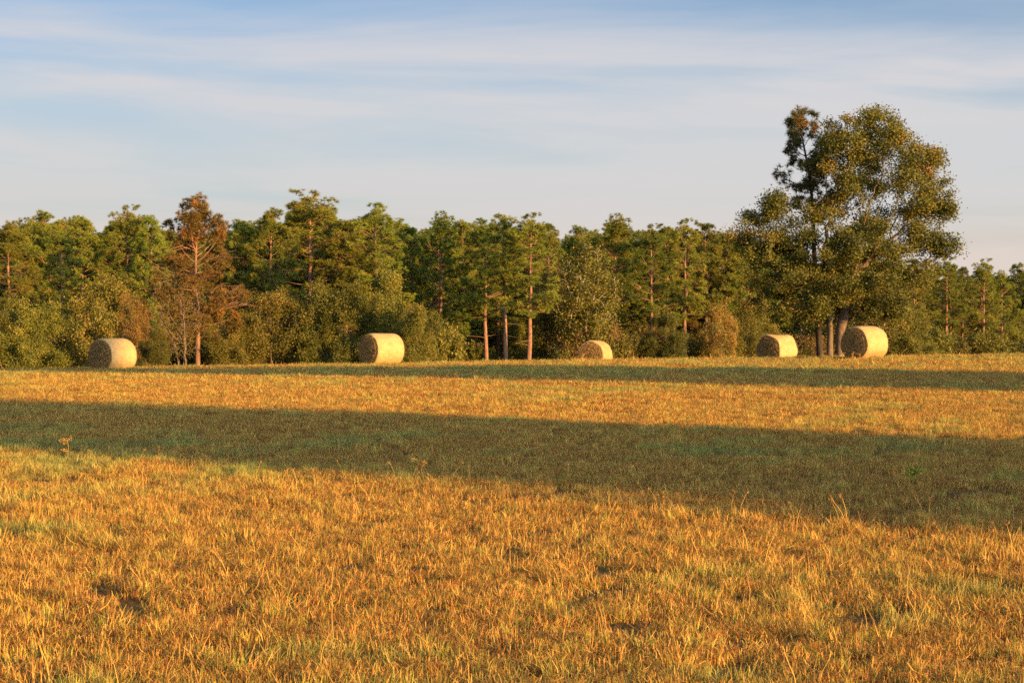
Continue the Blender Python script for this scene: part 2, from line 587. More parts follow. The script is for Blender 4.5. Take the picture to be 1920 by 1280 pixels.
def make_grass():
    rng = np.random.default_rng(11)
    DRY, GREEN, THATCH, TALL = [], [], [], []
    protos = []

    def reg(lst, b):
        me = b.mesh('grass_clump', M['grass'])
        o = bpy.data.objects.new('grass_clump', me)     # prototype, never linked to the scene
        lst.append(len(protos))
        protos.append(o)
    for k in range(5):
        reg(DRY, clump(rng, 92, (.025, .078), .10, .42, (0.0, .64), .0042, .2, fresh=.2))
    for k in range(3):
        reg(GREEN, clump(rng, 64, (.04, .115), .075, .34, (.45, 1.0), .0038, .05))
    for k in range(2):
        reg(THATCH, clump(rng, 70, (.03, .075), .13, .8, (0.0, .5), .0045, .6, fresh=.1))
    for k in range(3):
        reg(TALL, clump(rng, 55, (.04, .12), .08, .4, (0.2, .85), .004, .08, stalk=1))
    # scatter: density falls with distance, blades widen a little far away
    P = []
    bands = [(6.5, 14, 185), (14, 22, 125), (22, 36, 70), (36, 55, 36), (55, 70, 30), (70, 90, 22), (90, 125, 6)]
    for y0, y1, den in bands:
        xw = 0.35 * y1 + 4.0
        n = int(den * (y1 - y0) * 2 * xw)
        x = rng.uniform(-xw, xw, n)
        y = rng.uniform(y0, y1, n)
        keep = np.abs(x) < 0.35 * y + 4.0
        P.append(np.stack([x[keep], y[keep]], -1))
    P = np.concatenate(P)
    x, y = P[:, 0], P[:, 1]
    bare = vnoise(x, y, .55, 5.0, 2)
    tuft = vnoise(x, y, .24, 15.0, 1)
    keep = rng.random(len(x)) < np.clip((bare - .24) / .16, .3, 1) * np.clip((tuft - .2) / .3, .25, 1)
    P = P[keep]
    x, y = P[:, 0], P[:, 1]
    n = len(x)
    g = 0.5 * vnoise(x, y, 1.1, 21., 2) + 0.3 * vnoise(x, y, 5.0, 31., 2) + .2 * vnoise(x, y, .4, 44.)
    far = ss(48, 66, y)
    shade_strip = ss(15, 22, y) * ss(48, 36, y)  # extra green painted into the grass colour around the wide shadow band
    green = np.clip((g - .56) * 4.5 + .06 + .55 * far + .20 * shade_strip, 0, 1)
    hgt = .75 + .6 * vnoise(x, y, .8, 61., 2)
    u = rng.random(n)
    pg = .05 + .42 * green
    var = np.zeros(n, int)
    pick = lambda lst: np.array(lst)[rng.integers(0, len(lst), n)]
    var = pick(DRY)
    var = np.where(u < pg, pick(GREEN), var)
    var = np.where((u > .84) & (u < .88 - .035 * ss(14, 40, y)), pick(TALL), var)
    var = np.where((u > .90), pick(THATCH), var)
    s = rng.uniform(.8, 1.25, n) * hgt * (1 + .3 * ss(12, 60, y)) * (1 + .3 * far)
    z = terrain(x, y)
    me = bpy.data.meshes.new('field_grass')
    me.vertices.add(n)
    me.vertices.foreach_set('co', np.stack([x, y, z], -1).astype(np.float32).ravel())

    def attr(nm, ty, arr, key='value'):
        a = me.attributes.new(nm, ty, 'POINT')
        a.data.foreach_set(key, np.ascontiguousarray(arr).ravel())
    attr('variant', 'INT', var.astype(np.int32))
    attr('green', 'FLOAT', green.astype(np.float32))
    rot = np.stack([rng.normal(0, .12, n), rng.normal(0, .12, n), rng.random(n) * 6.283], -1)
    attr('rot', 'FLOAT_VECTOR', rot.astype(np.float32), 'vector')
    wide = 1 + .9 * ss(15, 75, y)
    attr('size', 'FLOAT_VECTOR', np.stack([s * wide, s * wide, s], -1).astype(np.float32), 'vector')
    o = link('field_grass', me)
    tag(o, 'mown golden stubble and green grass covering the whole hay field', 'grass', kind='stuff')
    ng = bpy.data.node_groups.new('scatter_grass', 'GeometryNodeTree')
    ng.interface.new_socket('Geometry', in_out='INPUT', socket_type='NodeSocketGeometry')
    ng.interface.new_socket('Geometry', in_out='OUTPUT', socket_type='NodeSocketGeometry')
    gi = N(ng, 'NodeGroupInput')
    go = N(ng, 'NodeGroupOutput')
    m2p = N(ng, 'GeometryNodeMeshToPoints')
    ng.links.new(gi.outputs[0], m2p.inputs['Mesh'])

    def na(nm, ty):
        k = N(ng, 'GeometryNodeInputNamedAttribute', data_type=ty)
        k.inputs['Name'].default_value = nm
        return k.outputs['Attribute']
    va, ro, sz = na('variant', 'INT'), na('rot', 'FLOAT_VECTOR'), na('size', 'FLOAT_VECTOR')
    e2r = N(ng, 'FunctionNodeEulerToRotation')
    ng.links.new(ro, e2r.inputs[0])
    join = N(ng, 'GeometryNodeJoinGeometry')
    for k, po in enumerate(protos):
        oi = N(ng, 'GeometryNodeObjectInfo')
        oi.inputs['Object'].default_value = po
        oi.inputs['As Instance'].default_value = False
        cp = N(ng, 'FunctionNodeCompare', data_type='INT', operation='EQUAL')
        ng.links.new(va, cp.inputs[2])
        cp.inputs[3].default_value = k
        ip = N(ng, 'GeometryNodeInstanceOnPoints')
        ng.links.new(m2p.outputs[0], ip.inputs['Points'])
        ng.links.new(cp.outputs[0], ip.inputs['Selection'])
        ng.links.new(oi.outputs['Geometry'], ip.inputs['Instance'])
        ng.links.new(e2r.outputs[0], ip.inputs['Rotation'])
        ng.links.new(sz, ip.inputs['Scale'])
        ng.links.new(ip.outputs[0], join.inputs[0])
    ng.links.new(join.outputs[0], go.inputs[0])
    md = o.modifiers.new('scatter', 'NODES')
    md.node_group = ng
    me.materials.append(M['grass'])
    print('grass clumps', n)


make_grass()

# ------------------------------------------------------------------ hay bales


def bale_parts(seed, rad=0.75, length=1.45, rough=1.0):
    rng = np.random.default_rng(seed)
    ns, nl = 72, 22
    th = np.arange(ns) / ns * 2 * np.pi
    # wrap: axis along local Y, centre at z = rad
    yy = np.linspace(-length / 2, length / 2, nl)
    edge = np.minimum(yy + length / 2, length / 2 - yy)
    prof = 1 - 0.075 * np.clip(1 - edge / 0.13, 0, 1) ** 2
    lump = np.zeros((nl, ns))
    for k in range(6):
        lump += rng.normal(0, .008) * np.cos(th * rng.integers(1, 6) + rng.random() * 6 + yy[:, None] * rng.normal(0, 2))
    lump += rng.normal(0, .004, (nl, ns))
    rr = rad * prof[:, None] + lump
    x = rr * np.sin(th)
    z = rr * np.cos(th)
    z = np.where(z < -rad * .9, -rad * .9 + (z + rad * .9) * .25, z)     # weight flattens the underside
    z0 = rad * .925
    V = np.stack([x, np.repeat(yy[:, None], ns, 1), z + z0], -1)
    i = np.arange(nl - 1)[:, None] * ns
    j = np.arange(ns)[None]
    k = (j + 1) % ns
    q = np.stack([i + j, i + k, i + ns + k, i + ns + j], -1).reshape(-1, 4)
    w = MB()
    w.add(V.reshape(-1, 3), q, 0.5)
    # loose straws pushing through the net
    n = 130
    a = rng.random(n) * 6.283
    yv = rng.uniform(-length / 2 * .97, length / 2 * .97, n)
    p = np.stack([np.sin(a) * rad * .99, yv, np.cos(a) * rad * .99 + z0], -1)
    d = np.stack([np.sin(a) * .5, rng.normal(0, 1, n), np.cos(a) * .5], -1) + rng.normal(0, .4, (n, 3))
    d /= np.linalg.norm(d, axis=1, keepdims=True)
    ok = p[:, 2] > .12
    w.blades(p[ok], d[ok], rng.uniform(.03, .08, ok.sum()), .006, rng.uniform(.4, .8, ok.sum()), rng)
    ends = []
    for sgn in (-1, 1):
        nr = 16
        e = MB()
        row = 0 if sgn < 0 else nl - 1
        rim = V[row] - np.array([0, 0, z0])
        fr = np.linspace(0, 1, nr) ** .8
        bulge = 0.07 * (1 - fr ** 2)[:, None] + .028 * np.sin(fr[:, None] * 34 + th * 1.0) * (1 - fr[:, None] ** 6)
        bulge = bulge + rng.normal(0, .016, (nr, ns)) * rough * (1 - fr[:, None] ** 8)
        bulge[0] = bulge[0].mean()
        E = np.zeros((nr, ns, 3))
        E[..., 0] = rim[None, :, 0] * fr[:, None]
        E[..., 2] = rim[None, :, 2] * fr[:, None] + z0
        E[..., 1] = sgn * (length / 2 - .012 + bulge * 1.0)
        E[-1, :, 1] = sgn * (length / 2 - .012)
        i = np.arange(nr - 1)[:, None] * ns
        q = np.stack([i + j, i + ns + j, i + ns + k, i + k], -1).reshape(-1, 4)
        if sgn > 0:
            q = q[:, ::-1]
        e.add(E.reshape(-1, 3), q, np.clip(rng.normal(.45, .12, len(q)), 0, 1))
        n = int(1500 * rough)
        r = rad * .93 * np.sqrt(rng.random(n))
        a = rng.random(n) * 6.283
        p = np.stack([np.sin(a) * r, np.full(n, sgn * (length / 2 + .02)) + sgn * .05 * (1 - (r / rad) ** 2), np.cos(a) * r + z0], -1)
        tanv = np.stack([np.cos(a), np.zeros(n), -np.sin(a)], -1) * rng.choice([-1, 1], n)[:, None]
        d = tanv + rng.normal(0, .55, (n, 3))
        d[:, 1] = sgn * np.abs(d[:, 1]) * .8
        d[:, 2] -= .25
        d /= np.linalg.norm(d, axis=1, keepdims=True)
        ok = p[:, 2] > .08
        e.blades(p[ok], d[ok], rng.uniform(.05, .16, ok.sum()), .011, rng.beta(4, 6, ok.sum()), rng)
        ends.append(e)
    return w, ends


def make_bales():
    # photo column, photo row of the top, distance, facing angle (towards the left), seed, roughness, label
    data = [
        (211, 634, 73.0, 32, 1, 1.5, 'round hay bale with a ragged brown end, leftmost of the five', 65.8),
        (715, 619, 75.7, 47, 2, .8, 'round hay bale with a smooth grey shaded end, second from the left', 64.0),
        (1115, 636, 87.0, 21, 3, 1.2, 'round hay bale half hidden behind the crest, sunlit end facing the viewer', 55.0),
        (1457, 622, 82.0, 44, 4, 1.5, 'small round hay bale with mottled end, just left of the oak', 57.5),
        (1621, 606, 72.7, 48, 5, .7, 'largest round hay bale with dark shaded end, in front of the oak trunk', 66.5),
    ]
    for px, top, Y, ang, seed, rough, label, dpx in data:
        D = dpx * Y / F
        x, y, zt = at(px, top, Y)
        gz = float(terrain(x, y))
        H = 0.925 * D * 1.0 + D * .5 - D * .0
        w, ends = bale_parts(seed, D / 2, D * .97, rough)
        base = zt - D * (.4625 + .5)          # local top is at z = rad*.925 + rad
        base = min(base, gz)
        t = thing('hay_bale', (x, y, base), R(-ang))
        tag(t, label, 'hay bale', 'round hay bales on the field')
        o = link('wrap', w.mesh('bale wrap', M['wrap'], True), t)
        for e in ends:
            link('end_face', e.mesh('bale end', M['hay_end'], False), t)
        print('bale', px, 'ground', round(gz, 2), 'base', round(base, 2))


make_bales()

# ------------------------------------------------------------------ trees


def pine_parts(seed, H=14.0, cb=5.0, W=2.9, dens=1.0, path=None, r0=.17, dead=0.0, gap=.12, needle=.25, lo=0.0,
               clump_r=.30, green=None, sparse_from=None, lower_bare=0):
    """Returns trunk, crown and dead-needle builders."""
    rng = np.random.default_rng(seed)
    tr, cr, dd = MB(), MB(), MB()
    n = 14
    zz = np.linspace(-.4, H, n)
    if path is None:
        bend = rng.normal(0, .12, 2)
        px = bend[0] * np.sin(zz / H * 2.6) + np.cumsum(rng.normal(0, .03, n))
        py = bend[1] * np.sin(zz / H * 2.6) + np.cumsum(rng.normal(0, .03, n))
        px -= px[0]
        py -= py[0]
    else:
        pz = np.array([p[2] for p in path])
        px = np.interp(zz, pz, [p[0] for p in path])
        py = np.interp(zz, pz, [p[1] for p in path])
    pts = np.stack([px, py, zz], -1)
    rad = r0 * (1 - .86 * np.clip(zz / H, 0, 1) ** 1.2)
    rad[0] *= 1.35
    tr.tube(pts, rad, 9, .5)

    def trunk_at(z):
        return np.array([np.interp(z, zz, px), np.interp(z, zz, py), z])

    C, Dn = [], []           # clump centres, outward direction
    z = cb
    while z < H * .985:
        t = (z - cb) / (H - cb)
        prof = W * (1 - t) ** .55 * (.6 + .4 * min(1, t / .22)) + .25
        k = rng.integers(3, 5)
        a0 = rng.random() * 6.283
        for b in range(k):
            if rng.random() < gap:
                continue
            az = a0 + b * 6.283 / k + rng.normal(0, .3)
            L = prof * rng.uniform(.5, 1.12)
            el = R(-8 + 55 * t ** 1.3 + rng.normal(0, 9))
            p = trunk_at(z + rng.normal(0, .12))
            P = [p]
            e2 = el
            for s in range(5):
                e2 += R(6)
                P.append(P[-1] + np.array([math.cos(az) * math.cos(e2), math.sin(az) * math.cos(e2), math.sin(e2)]) * L / 5)
                az += rng.normal(0, .07)
            P = np.array(P)
            br = max(.012, .022 * L)
            tr.tube(P, np.linspace(br, .008, 6), 4, .5)
            m = max(2, int(round(L * 3.0 * dens)))
            for c in range(m):
                s = rng.uniform(.38, 1.0) if c else 1.0
                q = np.array([np.interp(s * 5, range(6), P[:, i]) for i in range(3)])
                off = rng.normal(0, .30 * L ** .5, 3) * np.array([1, 1, .8]) * (1.15 - s * .7)
                off[2] += .08
                if c:
                    tr.tube([q, q + off * .6 + np.array([0, 0, -.03]), q + off], [.011, .009, .006], 3, .5)
                else:
                    off *= 0
                C.append(q + off)
                o = off + np.array([math.cos(az), math.sin(az), .5]) * .5
                Dn.append(o / np.linalg.norm(o))
        z += rng.uniform(.34, .56) * (H / 13) ** .5
    for c in range(8):
        C.append(trunk_at(H - .14 * c) + rng.normal(0, .08 + .035 * c, 3) * np.array([1, 1, .3]))
        Dn.append(np.array([0, 0, 1.0]))
    for b in range(lower_bare):        # dead lower limbs
        zb = rng.uniform(cb * .45, cb)
        az = rng.random() * 6.283
        L = rng.uniform(.8, 2.0)
        p = trunk_at(zb)
        d = np.array([math.cos(az), math.sin(az), rng.uniform(-.1, .3)])
        P = np.array([p + d * L * s + np.array([0, 0, -.12 * s * s]) + rng.normal(0, .04, 3) * s for s in np.linspace(0, 1, 5)])
        tr.tube(P, np.linspace(.028, .007, 5), 4, .6)
    C = np.array(C)
    Dn = np.array(Dn)
    # each clump: several shoots, each a brush of needles
    ns, nn = 8, 20
    C2 = np.repeat(C, ns, 0)
    d = rng.normal(size=C2.shape)
    d /= np.linalg.norm(d, axis=1, keepdims=True)
    d = d * .85 + np.repeat(Dn, ns, 0) * .55
    d[:, 2] += .25
    d /= np.linalg.norm(d, axis=1, keepdims=True)
    sb = C2 + d * rng.uniform(.05, clump_r, len(C2))[:, None]
    dead_clump = rng.random(len(C)) < dead
    base_t = np.repeat(np.clip(rng.normal(.45, .16, len(C)), .05, .95), ns)
    nb = np.repeat(sb, nn, 0)
    nd = rng.normal(size=nb.shape)
    nd /= np.linalg.norm(nd, axis=1, keepdims=True)
    nd = nd + np.repeat(d, nn, 0) * .75
    nd /= np.linalg.norm(nd, axis=1, keepdims=True)
    tt = np.clip(np.repeat(base_t, nn) + rng.normal(0, .1, len(nb)), 0, 1)
    ln = rng.uniform(.6, 1.1, len(nb)) * needle
    dm = np.repeat(np.repeat(dead_clump, ns), nn)
    cr.blades(nb[~dm], nd[~dm], ln[~dm], .034, tt[~dm], rng)
    if dm.any():
        nd2 = nd[dm] * .8
        nd2[:, 2] -= .5
        nd2 /= np.linalg.norm(nd2, axis=1, keepdims=True)
        dd.blades(nb[dm], nd2, ln[dm], .034, tt[dm], rng)
    return tr, cr, dd


def colonize(rng, att, nodes, par, root, step=.3, kill=.45, iters=160, up=.08, jit=.18, maxn=9000):
    att = np.asarray(att, float)
    nodes = [np.asarray(p, float) for p in nodes]
    par = list(par)
    root = list(root)
    nd = np.full(len(att), 1e9)
    ni = np.zeros(len(att), int)
    alive = np.ones(len(att), bool)
    kids = np.zeros(maxn + 500, int)

    def update(new):
        nonlocal nd, ni
        A = np.array([nodes[i] for i in new])
        D = np.linalg.norm(att[:, None] - A[None], axis=2)
        k = D.argmin(1)
        m = D[np.arange(len(att)), k]
        b = m < nd
        nd[b] = m[b]
        ni[b] = np.array(new)[k[b]]
    update(list(range(len(nodes))))
    for it in range(iters):
        alive &= nd > kill
        if not alive.any() or len(nodes) > maxn:
            break
        idx = ni[alive]
        N0 = np.array(nodes)
        v = att[alive] - N0[idx]
        v /= np.linalg.norm(v, axis=1, keepdims=True) + 1e-9
        acc = np.zeros((len(nodes), 3))
        np.add.at(acc, idx, v)
        new = []
        for i in np.unique(idx):
            if kids[i] >= 3:
                continue
            d = acc[i]
            L = np.linalg.norm(d)
            if L < 1e-6:
                continue
            d = d / L + rng.normal(0, jit, 3)
            d[2] += up
            d /= np.linalg.norm(d)
            kids[i] += 1
            nodes.append(nodes[i] + d * step)
            par.append(int(i))
            root.append(root[i])
            new.append(len(nodes) - 1)
        if not new:
            break
        update(new)
    return np.array(nodes), np.array(par), np.array(root)


def wood(nodes, par, tip=.012, e=2.3, trunk_min=None):
    n = len(nodes)
    a = np.zeros(n)
    kid = [[] for _ in range(n)]
    for i in range(n - 1, -1, -1):
        if not kid[i]:
            a[i] = tip ** e
        if par[i] >= 0:
            a[par[i]] += a[i]
            kid[par[i]].append(i)
    r = a ** (1 / e)
    return r, kid


def tubes(b, nodes, par, r, kid, start, rscale=1.0, rmin=0.0, tint=.5):
    stack = [(start, None)]
    while stack:
        i, p = stack.pop()
        pts, rad = [], []
        if p is not None:
            pts.append(nodes[p])
            rad.append(min(r[p], r[i] * 1.3))
        c = i
        while True:
            pts.append(nodes[c])
            rad.append(r[c])
            ks = sorted(kid[c], key=lambda q: -r[q])
            for q in ks[1:]:
                stack.append((q, c))
            if not ks:
                break
            c = ks[0]
        if max(rad) >= rmin and len(pts) > 1:
            R0 = max(rad)
            b.tube(pts, np.array(rad) * rscale, 9 if R0 > .1 else 6 if R0 > .04 else 3, tint)


def cluster_points(rng, ells, n_clusters, per, sig, shell=.5, least=0):
    """Points grouped in leaf clusters inside a union of ellipsoids (centre, radii)."""
    vol = np.array([e[1][0] * e[1][1] * e[1][2] for e in ells]) ** .85
    vol /= vol.sum()
    out = []
    order = [i for i in range(len(ells)) for _ in range(least)]
    for k in range(n_clusters):
        c, rd = ells[order[k] if k < len(order) else rng.choice(len(ells), p=vol)]
        d = rng.normal(size=3)
        d /= np.linalg.norm(d)
        s = rng.random() ** (1 / 3 * (1 - shell) + .02)
        out.append(np.array(c) + d * s * np.array(rd))
    C = np.array(out)
    A = np.repeat(C, per, 0) + rng.normal(0, sig, (len(C) * per, 3))
    return C, A


def broad_parts(seed, ells, trunk_h=.8, n_clusters=220, per=5, sig=.25, leaf=.14, leaves=9000, step=.25, kill=.35,
                stems=1, tip=.008, bark_r=1.0, tint=(.5, .2), leaf_sig=.16, rmin=0.0, up=.05, leaf_up=.35):
    rng = np.random.default_rng(seed)
    C, A = cluster_points(rng, ells, n_clusters, per, sig, .5, 3)
    A = A[A[:, 2] > .12]
    C = C[C[:, 2] > .15]
    nodes, par, root = [], [], []
    for s in range(stems):
        a = rng.random() * 6.283
        off = np.array([math.cos(a), math.sin(a), 0]) * (.22 * (stems > 1))
        k = max(3, int(trunk_h / step))
        for q in range(k + 1):
            zq = -.3 + (trunk_h + .3) * q / k
            nodes.append(off * (1 + 1.5 * q / k) + np.array([rng.normal(0, .03), rng.normal(0, .03), zq]))
            par.append(len(nodes) - 2 if q else -1)
            root.append(s)
    nodes, par, root = colonize(rng, A, nodes, par, root, step, kill, up=up)
    r, kid = wood(nodes, par, tip)
    t = MB()
    for i in np.where(par < 0)[0]:
        tubes(t, nodes, par, r, kid, i, bark_r, rmin)
    c = MB()
    if leaves:
        thin = np.where(r < tip * 2.3)[0]
        ct = rng.normal(tint[0], tint[1], len(C))
        n1 = int(leaves * .78)
        wgt = rng.uniform(.35, 1.5, len(C))
        k = rng.choice(len(C), n1, p=wgt / wgt.sum())
        cs = rng.uniform(.6, 1.5, len(C))
        pos1 = C[k] + rng.normal(0, 1, (n1, 3)) * (cs[k] * sig * .95)[:, None] * np.array([1, 1, .75])
        n2 = leaves - n1
        k2 = rng.choice(thin, n2)
        pos2 = nodes[k2] + rng.normal(0, leaf_sig, (n2, 3))
        tt = np.concatenate([ct[k], np.full(n2, tint[0])]) + rng.normal(0, .12, leaves)
        pos = np.concatenate([pos1, pos2])
        ok = pos[:, 2] > .02
        c.leaves(pos[ok], (rng.uniform(.6, 1.2, leaves) * leaf)[ok], np.clip(tt, 0, 1)[ok], rng, leaf_up)
    return t, c


def skyline(px):
    return np.interp(px, [-300, 0, 70, 150, 190, 235, 300, 370, 440, 510, 590, 650, 710, 765, 820, 870, 945, 990, 1040, 1085,
                          1150, 1215, 1290, 1340, 1400, 1480, 1560, 1640, 1720, 1770, 1840, 1900, 2200],
                     [430, 425, 408, 412, 425, 402, 425, 425, 420, 402, 385, 412, 400, 428, 412, 420, 410, 420, 440, 436,
                      416, 434, 425, 436, 450, 470, 478, 482, 488, 497, 500, 503, 512])


def edge_dist(px):
    return np.interp(px, [-300, 0, 300, 700, 1000, 1400, 1700, 1920, 2200], [92, 97, 101, 112, 118, 128, 145, 160, 172])


PINE_LAND = [(-9999, 150, 'at the far left'), (150, 290, 'behind the leftmost bale'),
             (290, 420, 'beside the rusty pine'), (420, 640, 'between rusty pine and second bale'),
             (640, 790, 'behind the second bale'), (790, 1060, 'right of the second bale'),
             (1060, 1190, 'behind the half hidden bale'), (1190, 1400, 'left of the oak'),
             (1400, 1700, 'behind the oak'), (1700, 1800, 'just right of the oak'),
             (1800, 9999, 'at the far right')]


def landmark(px):
    for a, b, s in PINE_LAND:
        if a <= px < b:
            return s


def copy_thing(root, loc, rz, s):
    r = root.copy()
    COL.objects.link(r)
    r.location, r.rotation_euler, r.scale = loc, (0, 0, rz), s
    for ch in root.children:
        c = ch.copy()
        COL.objects.link(c)
        c.parent = r
    return r


class Kind:
    """One prototype; the first placement moves it, later ones copy it."""

    def __init__(self, name, cat, parts, H, W):
        self.name, self.cat, self.H, self.W = name, cat, H, W
        self.parts = parts
        self.first = None

    def place(self, loc, rz, s):
        if self.first is None:
            t = thing(self.name, loc, rz, s)
            for nm, me in self.parts:
                link(nm, me, t)
            t['category'] = self.cat
            self.first = t
            return t
        o = copy_thing(self.first, loc, rz, s)
        for k in ('label', 'group'):
            if k in o:
                del o[k]
        return o


def make_forest():
    rng = np.random.default_rng(77)
    PK = {}

    def pk(key, seed, mat='needles', **kw):
        t, c, d = pine_parts(seed, **kw)
        parts = [('trunk', t.mesh('pine trunk', M['pine_bark'], True)), ('crown', c.mesh('pine crown', M[mat]))]
        PK[key] = Kind('pine_tree', 'pine tree', parts, kw.get('H', 14.0), kw.get('W', 2.9))
    pk('a', 1, cb=5.0, W=2.7, lower_bare=4)
    pk('b', 2, cb=4.2, W=3.0, lower_bare=5)
    pk('c', 3, cb=5.2, W=2.5, lower_bare=6, gap=.2)
    pk('d', 4, cb=3.2, W=3.2, lower_bare=3)
    pk('e', 5, cb=6.0, W=3.1, lower_bare=5, gap=.18)
    pk('low', 6, cb=1.0, W=2.9, dens=1.1)
    pk('low2', 7, cb=.8, W=2.5, dens=1.1)
    pk('tall', 8, cb=7.5, W=2.4, lower_bare=5, gap=.2)
    # ---- front row: photo column, row of the top, step behind the edge, kind, width factor, look
    front = [
        (-70, 430, 4, 'd', 1.0, 'bushy pine'), (12, 428, 2, 'd', 1.15, 'bushy pine with foliage to the ground'), (78, 408, 12, 'a', .9, 'pine with an open pointed top'),
        (112, 452, 3, 'c', 1.0, 'bright green pine with a hanging lower limb'), (153, 410, 10, 'b', .85, 'pine with a narrow crown'),
        (232, 403, 9, 'e', .95, 'pine with a flat topped see-through crown'), (285, 416, 7, 'a', .85, 'slender pine'),
        (455, 424, 8, 'b', 1.0, 'dark pine'), (508, 403, 5, 'a', .95, 'pine with a rounded top'),
        (592, 376, 6, 'e', 1.35, 'tallest spreading pine on the skyline'), (650, 418, 4, 'b', 1.05, 'pine with a full crown'),
        (708, 398, 3, 'e', 1.25, 'broad pine with bare limbs under its crown'), (765, 432, 9, 'c', .9, 'shorter dark pine'),
        (822, 411, 5, 'd', 1.0, 'cone shaped pine'), (868, 424, 12, 'a', .8, 'dark pine set back'),
        (912, 428, 1, 'e', 1.0, 'pine with twin tops'), (948, 408, -4, 'tall', 1.0, 'pine with a long bare trunk'),
        (989, 418, -6, 'e', 1.1, 'pine with a straight sunlit bare trunk'), (1028, 425, 9, 'c', .75, 'thin pine with a wispy top'),
        (1082, 434, 12, 'a', .9, 'dark pine set back'), (1150, 415, 6, 'd', 1.15, 'broad domed pine'),
        (1216, 436, 0, 'e', 1.0, 'pine with a thin bare lower trunk'), (1252, 430, 10, 'b', .9, 'pine with a blunt top'),
        (1281, 428, 0, 'e', .95, 'pine with crooked dead lower limbs'), (1318, 424, 8, 'c', .95, 'pine with a forked top'),
        (1362, 442, 7, 'b', 1.0, 'pine with a ragged crown'), (1405, 452, 6, 'd', 1.0, 'pine'),
        (1450, 470, 9, 'a', 1.0, 'pine'), (1500, 474, 6, 'b', 1.0, 'pine'), (1560, 478, 9, 'd', 1.0, 'pine'), (1625, 484, 4, 'e', 1.0, 'pine'),
        (1668, 480, 8, 'a', 1.0, 'pine'), (1715, 490, 3, 'c', .95, 'pine with a thin trunk'),
        (1770, 494, 3, 'e', 1.1, 'pine with a reddish trunk and side limb'), (1805, 503, 9, 'b', .85, 'pine'),
        (1840, 496, 2, 'e', 1.0, 'pine with a rounded see-through top'), (1880, 514, 4, 'd', 1.0, 'bushy pine'), (1908, 500, 14, 'a', .9, 'dark pine set back'),
        (1965, 505, 5, 'b', 1.0, 'pine'), (2030, 508, 4, 'e', 1.0, 'pine'),
    ]

    def put(kind, px, top, Y, wf, squash=1.0):
        K = PK[kind]
        x, y, zt = at(px, top, Y)
        gz = float(terrain(x, y))
        s = (zt - gz) / K.H
        return K.place((x, y, gz), rng.random() * 6.283, (s * wf, s * wf, s))

    seen = {}
    for px, top, dy, kind, wf, look in front:
        Y = float(edge_dist(px)) + dy + 2
        o = put(kind, px, top, Y, wf * 1.3)
        lab = '%s in front row, %s' % (look, landmark(px))
        seen[lab] = seen.get(lab, 0) + 1
        o['label'] = lab
        o['group'] = 'pine trees along the front of the wood'
    # ---- deeper rows
    for row, (dy, lo, hi, kinds) in enumerate([(14, 10, 36, 'abde'), (21, 4, 26, 'abcd'), (29, 8, 30, 'abd'), (38, 6, 30, 'bd')]):
        px = -110.0 + row * 17
        while px < 2040:
            top = float(skyline(px)) + rng.uniform(lo, hi)
            Y = float(edge_dist(px)) + dy + rng.uniform(-2.5, 2.5)
            kind = kinds[rng.integers(len(kinds))]
            if row >= 2 and rng.random() < .4:
                kind = 'd'
            o = put(kind, px, top, Y, rng.uniform(1.2, 1.5))
            o['label'] = 'pine deep in the wood, %s' % landmark(px)
            o['group'] = 'pine trees deep in the wood'
            px += rng.uniform(38, 62)
    # young low pines filling the wood between the trunks
    for row, dy in enumerate((18, 34)):
        px = -90.0 + row * 25
        while px < 2030:
            Y = float(edge_dist(px)) + dy + rng.uniform(-3, 3)
            top = float(skyline(px)) + rng.uniform(75, 140)
            o = put(('low', 'low2')[rng.integers(2)], px, top, Y, rng.uniform(1.3, 1.7))
            o['label'] = 'young low pine under the tall pines, %s' % landmark(px)
            o['group'] = 'young pines inside the wood'
            px += rng.uniform(60, 90)

    # ---- the rusty dying pine
    Y = 96.0
    x, y, zt = at(370, 392, Y)
    gz = float(terrain(x, y))
    H = zt - gz
    t, c, d = pine_parts(41, H=H, cb=H * .26, W=3.3, dens=1.05, r0=.155, dead=.14, gap=.12, lower_bare=1,
                         path=[(0, 0, 0), (.05, 0, H * .4), (-.12, 0, H * .6), (-.05, 0, H * .8), (.12, 0, H)])
    rg = np.random.default_rng(5)
    for zb, az, L, up in [(.37, .1, 3.4, .25), (.38, .3, 3.9, .12), (.36, 2.9, 1.7, -.02), (.41, -.15, 3.0, .45), (.45, .0, 2.6, .7), (.40, .5, 3.4, .3),
                          (.53, 3.3, 1.9, .35), (.58, 2.9, 2.2, .2), (.66, .2, 2.0, .5), (.74, 3.4, 1.4, .5)]:
        p0 = np.array([0.0, 0, H * zb])
        dv = np.array([math.cos(az), math.sin(az) * .6 - .3, up])
        dv /= np.linalg.norm(dv)
        L *= .78
        P = np.array([p0 + dv * L * s + np.array([0, 0, .22 * L * s * s * (.5 - up)]) + rg.normal(0, .05, 3) * s for s in np.linspace(0, 1, 7)])
        t.tube(P, np.linspace(.07, .015, 7), 5, .5)
        for k in range(4):
            s = rg.integers(3, 7)
            P2 = P[s] + np.linspace(0, 1, 4)[:, None] * (dv + rg.normal(0, .5, 3))[None] * .8
            t.tube(P2, np.linspace(.022, .007, 4), 3, .5)
    o = thing('pine_tree', (x, y, gz))
    tag(o, 'dying pine with rusty brown needles and bare sunlit limbs', 'pine tree')
    link('trunk', t.mesh('dying pine trunk', M['pine_bark'], True), o)
    link('crown', c.mesh('dying pine crown', M['needles_dull']), o)
    link('dead_needles', d.mesh('dying pine dead needles', M['needles_dead']), o)

    # ---- broadleaf kinds (unit sizes: about 5 m wide, 4.5 m tall)
    BK = {}

